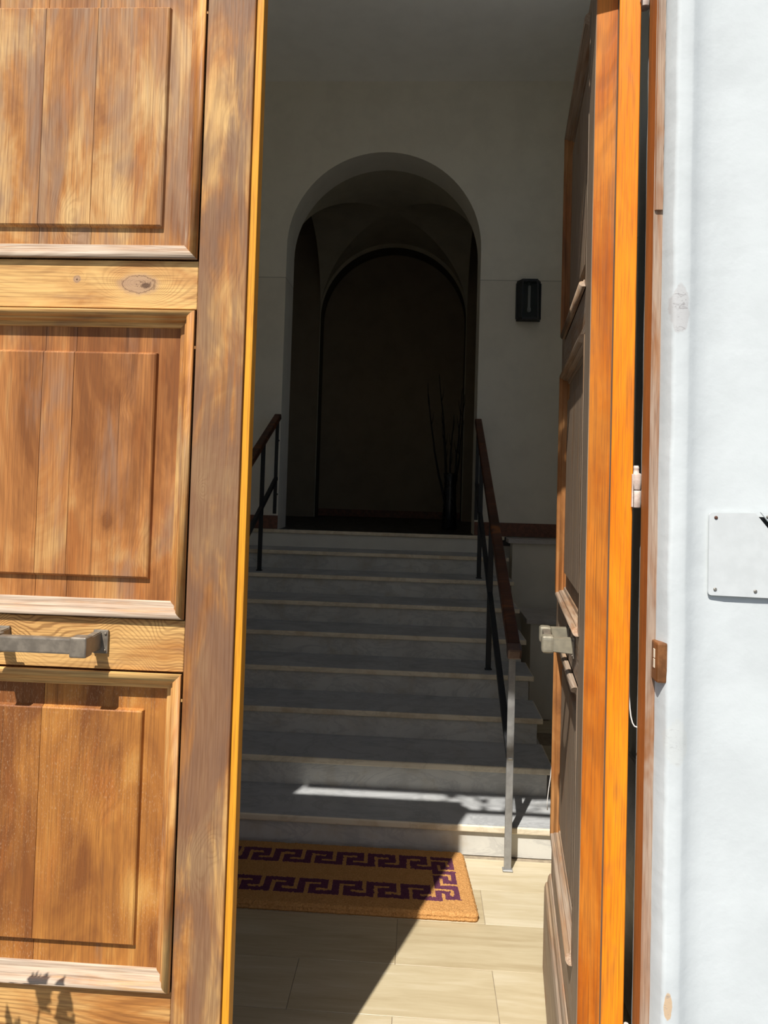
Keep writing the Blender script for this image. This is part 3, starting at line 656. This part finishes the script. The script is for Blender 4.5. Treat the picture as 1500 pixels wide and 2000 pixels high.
bm = bmesh.new(); prism(bm, lp([(0.701, 1.630), (0.80, 1.632), (0.80, 1.512)]), 'y', -0.017, -0.012); obj('corner_tab', bm, M_WALLX, pl)
obj('hole_shade_sheet', BX(0.06, 0.19, -0.0035, -0.001, 0.01, 0.16), M_BLACK, pl)  # flat black sheet, shade of the hole behind the plate put into colour
for x, z, m in ((0.6145, 1.616, M_RUST), (0.6145, 1.4685, M_SCREW), (0.6955, 1.467, M_SCREW)):
    bm = bmesh.new(); t = bmesh.new(); lathe(t, [(0.0036, 0), (0.0036, 0.0012), (0.002, 0.0022)], 12); join(bm, t, 0, Matrix.Translation((x - 0.601, -0.0085, z - 1.46)) @ Matrix.Rotation(math.pi / 2, 4, 'X')); obj('screw', bm, m, pl)
for x, z in ((0.7145, 1.621), (0.7185, 1.6165)):
    bm = bmesh.new(); t = bmesh.new(); lathe(t, [(0.0032, 0), (0.0032, 0.0012), (0.0018, 0.002)], 12); join(bm, t, 0, Matrix.Translation((x - 0.601, -0.017, z - 1.46)) @ Matrix.Rotation(math.pi / 2, 4, 'X')); obj('screw', bm, M_SCREW, pl)

# ------------------------------------------------------------------ doormat
MX0, MX1, MY0, MY1, MT = -1.02, 0.255, 2.785, 3.252, 0.030
mat = tag(empty('doormat', (0, 0, 0)), 'tan coir doormat with purple Greek key border before first step', 'doormat')
cell = 0.0042; nx, ny = int((MX1 - MX0) / cell), int((MY1 - MY0) / cell)
key = ["XXXXX.", "X...X.", "X.XXX.", "X.X...", "X.XXXX"]
def in_key(u, v, W, H):
    if not 0 <= v < H: return False
    def warpc(t, n):
        i = int(t); f = t - i; return i
    uu, vv = (u % W) / W, v / H; c = 0; r_ = 0
    for k, e in enumerate((0.225, 0.34, 0.55, 0.66, 0.885, 1.01)):
        if uu < e: c = k; break
    for k, e in enumerate((0.245, 0.375, 0.625, 0.755, 1.01)):
        if vv < e: r_ = k; break
    return key[r_][c] == 'X'
def pattern(x, y):
    # two long rows and an end column
    if MX0 + 0.06 < x < 0.098:
        for y0 in (2.862, 3.082):
            if y0 <= y < y0 + 0.105: return in_key(x - 0.098 + 0.139 * 20, (y0 + 0.105) - y, 0.139, 0.105)
    if 0.098 <= x < 0.195 and 2.862 <= y < 3.187:
        return in_key(3.187 - y, 0.195 - x, 0.1085, 0.097)
    return False
bmA, bmB = bmesh.new(), bmesh.new(); va, vb = {}, {}
def mpos(i, j):
    fx, fy = i / nx, j / ny; x = MX0 + (MX1 - MX0) * fx; y = MY0 + (MY1 - MY0) * fy
    y0 = MY0 + 0.006 * math.sin(x * 3.1); x += 0.012 * (1 - fy) * fx - 0.022 * fy * fx
    de = min(i, nx - i) * cell, min(j, ny - j) * cell
    rc = 0.022
    if de[0] < rc and de[1] < rc:
        d = math.hypot(rc - de[0], rc - de[1])
        if d > rc:
            cx = x + (rc - de[0]) * (1 if fx < .5 else -1); cy = y + (rc - de[1]) * (1 if fy < .5 else -1)
            k = rc / d; x = cx + (x - cx) * k; y = cy + (y - cy) * k; e = 0
        else: e = rc - d
    else: e = min(de)
    z = MT - 0.010 * (1 - min(1, e / 0.012)) ** 2 + 0.0016 * nz((x, y, 0), 230, 2.2) + 0.0015 * nz((x, y, 0), 28, 9.0) + R.uniform(-0.0007, 0.0007)
    x += 0.0022 * nz((x, y, 1), 90, 4); y += 0.0022 * nz((x, y, 1), 90, 7)
    return (x, y, z)
pos = [[mpos(i, j) for j in range(ny + 1)] for i in range(nx + 1)]
for i in range(nx):
    for j in range(ny):
        jx, jy = MX0 + (i + .5) * cell, MY0 + (j + .5) * cell
        jx += 0.0022 * nz((jx, jy, 2), 60, 3); jy += 0.0022 * nz((jx, jy, 2), 60, 6)
        p = pattern(jx, jy); B, V = (bmB, vb) if p else (bmA, va); q = []
        for (a, b) in ((i, j), (i + 1, j), (i + 1, j + 1), (i, j + 1)):
            if (a, b) not in V: V[(a, b)] = B.verts.new(pos[a][b])
            q.append(V[(a, b)])
        B.faces.new(q)
per = [(i, 0) for i in range(nx)] + [(nx, j) for j in range(ny)] + [(i, ny) for i in range(nx, 0, -1)] + [(0, j) for j in range(ny, 0, -1)]
prev = None; rings = []
for (i, j) in per:
    p = pos[i][j]; nx_ = 0.003 * nz(p, 120, 1); col_ = [va[(i, j)]]
    for t in (0.66, 0.33, 0.0): col_.append(bmA.verts.new((p[0] + 0.002 * nz((p[0], p[1], t), 150, 3), p[1] + nx_ * (0.4 + t) - (0.004 if t == 0.33 else 0) * (1 if j == 0 else 0), 0.0005 + p[2] * t)))
    rings.append(col_)
for a, b in zip(rings, rings[1:] + rings[:1]):
    for k in range(3): bmA.faces.new((a[k], b[k], b[k + 1], a[k + 1]))
obj('coir_pile', bmA, M_COIR, mat)
obj('key_border', bmB, M_PURP, mat)['label'] = 'purple Greek key border'

# ------------------------------------------------------------------ wall lantern
ln = tag(empty('wall_lantern', (0.846, 5.9, 3.04)), 'dark half hexagonal glass lantern on the wall right of arch', 'lantern')
hx = [(-0.098, 0), (-0.06, -0.085), (0.06, -0.085), (0.098, 0)]
obj('back_plate', BX(-0.098, 0.098, -0.008, -0.001, 0.0, 0.335, 0.001), M_IRON, ln)
for z0, z1 in ((0.0, 0.018), (0.317, 0.335)):
    bm = bmesh.new(); prism(bm, [(x, y - 0.001) for x, y in hx], 'z', z0, z1); obj('frame_ring', bm, M_IRON, ln)
for x, y in hx:
    bm = bmesh.new(); box(bm, x - 0.006, x + 0.006, y - 0.006 if y else -0.012, y + 0.006 if y else -0.001, 0.018, 0.317, 0.001); obj('corner_bar', bm, M_IRON, ln)
for (a, b) in zip(hx, hx[1:]):
    A, B = Vector((a[0], a[1] - 0.001, 0.168)), Vector((b[0], b[1] - 0.001, 0.168)); d = (B - A).normalized()
    bm = bmesh.new(); beam(bm, A + d * 0.008, B - d * 0.008, 0.003, 0.297); obj('glass_pane', bm, M_GLASS, ln)
bm = bmesh.new(); lathe(bm, [(0.006, 0.07), (0.014, 0.075), (0.017, 0.09), (0.014, 0.105), (0.011, 0.11), (0.011, 0.285), (0.006, 0.29)], 14, (0, -0.045, 0)); obj('bulb', bm, M_BULB, ln)
bm = bmesh.new(); lathe(bm, [(0.016, 0.29), (0.016, 0.317)], 14, (0, -0.045, 0)); obj('lamp_holder', bm, M_IRON, ln)

# ------------------------------------------------------------------ vase of dry branches
VX, VY = 0.27, 6.62
bm = bmesh.new(); lathe(bm, [(0.065, 0.0), (0.072, 0.01), (0.06, 0.25), (0.055, 0.45), (0.068, 0.52), (0.062, 0.52), (0.05, 0.45), (0.02, 0.05)], 24, (VX, VY, 1.258))
tag(obj('floor_vase', bm, M_BLACK), 'tall slim black floor vase under the arch right side', 'vase')
tips = [((-0.235, 0.02, 2.62), 0.10, 'leftmost dry branch bending outwards from the tall vase'), ((-0.13, 0.0, 2.70), 0.0, 'tallest straight dry branch in the vase'),
        ((0.02, 0.03, 2.33), 0.02, 'short dry branch in middle of the vase'), ((0.09, -0.02, 2.57), -0.02, 'forked dry branch leaning right in the vase'),
        ((0.115, 0.03, 2.52), -0.05, 'rightmost thin dry branch in the vase'), ((-0.09, 0.03, 2.42), 0.03, 'second shortest dry branch beside the tallest one')]
for (dx, dy, z), bend, lab in tips:
    P0 = Vector((VX + R.uniform(-0.02, 0.02), VY + R.uniform(-0.02, 0.02), 1.34)); P1 = Vector((VX + dx, VY + dy, z)); pts, rs = [], []
    for i in range(17):
        t = i / 16; p = P0.lerp(P1, t); p.x += -bend * math.sin(t * math.pi) * (0.5) * (1 if dx < 0 else 1) + 0.008 * nz((t * 7, dx * 50, 0), 1.3) + (dx * 0.25 * (t * t - t)); p.y += 0.008 * nz((t * 6, dx * 40, 3), 1.3)
        pts.append(p); rs.append(0.011 * (1 - t) ** 0.8 + 0.0025)
    bm = bmesh.new(); tube(bm, pts, rs, 7)
    o = tag(obj('dry_branch', bm, M_TWIG), lab, 'branch', 'dry branches in the tall vase')
    for i in (8, 11, 13):
        q = pts[i]; s = R.choice((-1, 1)); bm = bmesh.new()
        tube(bm, [q, q + Vector((s * 0.012, 0, 0.05)), q + Vector((s * 0.02, 0.005, 0.13))], [0.004, 0.003, 0.0015], 6); obj('twig', bm, M_TWIG, o)

# ------------------------------------------------------------------ greenery outside the doorway that dapples the sunlight
def leaf_blade(bm, base, d, L, w):
    d = Vector(d).normalized(); s = d.cross(Vector((0.2, 0.5, 0.83))).normalized(); n = s.cross(d); base = Vector(base)
    a = [bm.verts.new(base), bm.verts.new(base + d * L * .35 + s * w - n * .004), bm.verts.new(base + d * L), bm.verts.new(base + d * L * .35 - s * w - n * .004), bm.verts.new(base + d * L * .5 + n * 0.004)]
    for q in ((0, 1, 4), (1, 2, 4), (2, 3, 4), (3, 0, 4)): bm.faces.new([a[k] for k in q])
sh = tag(empty('potted_shrub', (-1.06, 1.2, -0.13)), 'potted leafy shrub standing outside by the closed leaf', 'shrub')
bm = bmesh.new(); lathe(bm, [(0.10, 0), (0.14, 0.25), (0.155, 0.26), (0.155, 0.30), (0.13, 0.30), (0.12, 0.24)], 20); obj('pot', bm, M_POT, sh)
bmS, bmL = bmesh.new(), bmesh.new()
for tx, ty, tz in ((0.088, 0.05, 1.170), (0.185, 0.07, 1.10), (0.04, 0.03, 1.11), (-0.02, 0.0, 1.02), (0.0, -0.08, 0.98), (0.06, -0.02, 0.95)):
    pts = [Vector((0, 0, 0.2)).lerp(Vector((tx, ty, tz)), t) + Vector((0.02 * math.sin(t * 5 + tx * 30), 0, 0)) for t in [k / 8 for k in range(9)]]
    tube(bmS, pts, [0.008 - 0.006 * k / 8 for k in range(9)], 6)
    for i in range(5, 9):
        for k in range(11):
            a = R.uniform(0, 6.28); rr_ = R.uniform(0.15, 0.55); leaf_blade(bmL, pts[i] + Vector((0, 0, R.uniform(-0.06, 0.0))), (rr_ * math.cos(a), rr_ * math.sin(a), R.uniform(0.7, 1.2)), R.uniform(0.04, 0.06), R.uniform(0.014, 0.021))
obj('stem', bmS, M_STEM, sh); tag(obj('leaves', bmL, M_LEAF, sh), kind='stuff')
vn = tag(empty('climbing_vine', (0.0, 1.345, 3.76)), 'climbing vine trailing over the top of the doorway', 'vine')
bmS, bmL = bmesh.new(), bmesh.new()
for k in range(26):
    x0 = (-0.75 + k * 0.135) if k < 7 else (0.0 + (k - 7) * 0.030); pts = [Vector((x0 + 0.03 * math.sin(t * 6 + k), 0.02 * math.sin(t * 4 + 2 * k), 0.0 - t * ((0.30 + 0.13 * ((k * 37) % 5) / 5) if k < 7 else 0.36))) for t in [j / 6 for j in range(7)]]
    tube(bmS, pts, 0.003, 5)
    if k > 0:
        for p in pts[2:]:
            for q in range(2 if k < 7 else 6): leaf_blade(bmL, p, (R.uniform(-1, 1), R.uniform(-.5, .3), R.uniform(-1, .1)), R.uniform(0.06, 0.10), R.uniform(0.014, 0.026))
tube(bmS, [(-1.1, 0.03, 0.0), (-0.4, 0.03, 0.02), (0.2, 0.03, 0.0), (0.56, 0.05, 0.02)], 0.006, 6)
obj('stem', bmS, M_STEM, vn); tag(obj('leaves', bmL, M_LEAF, vn), kind='stuff')
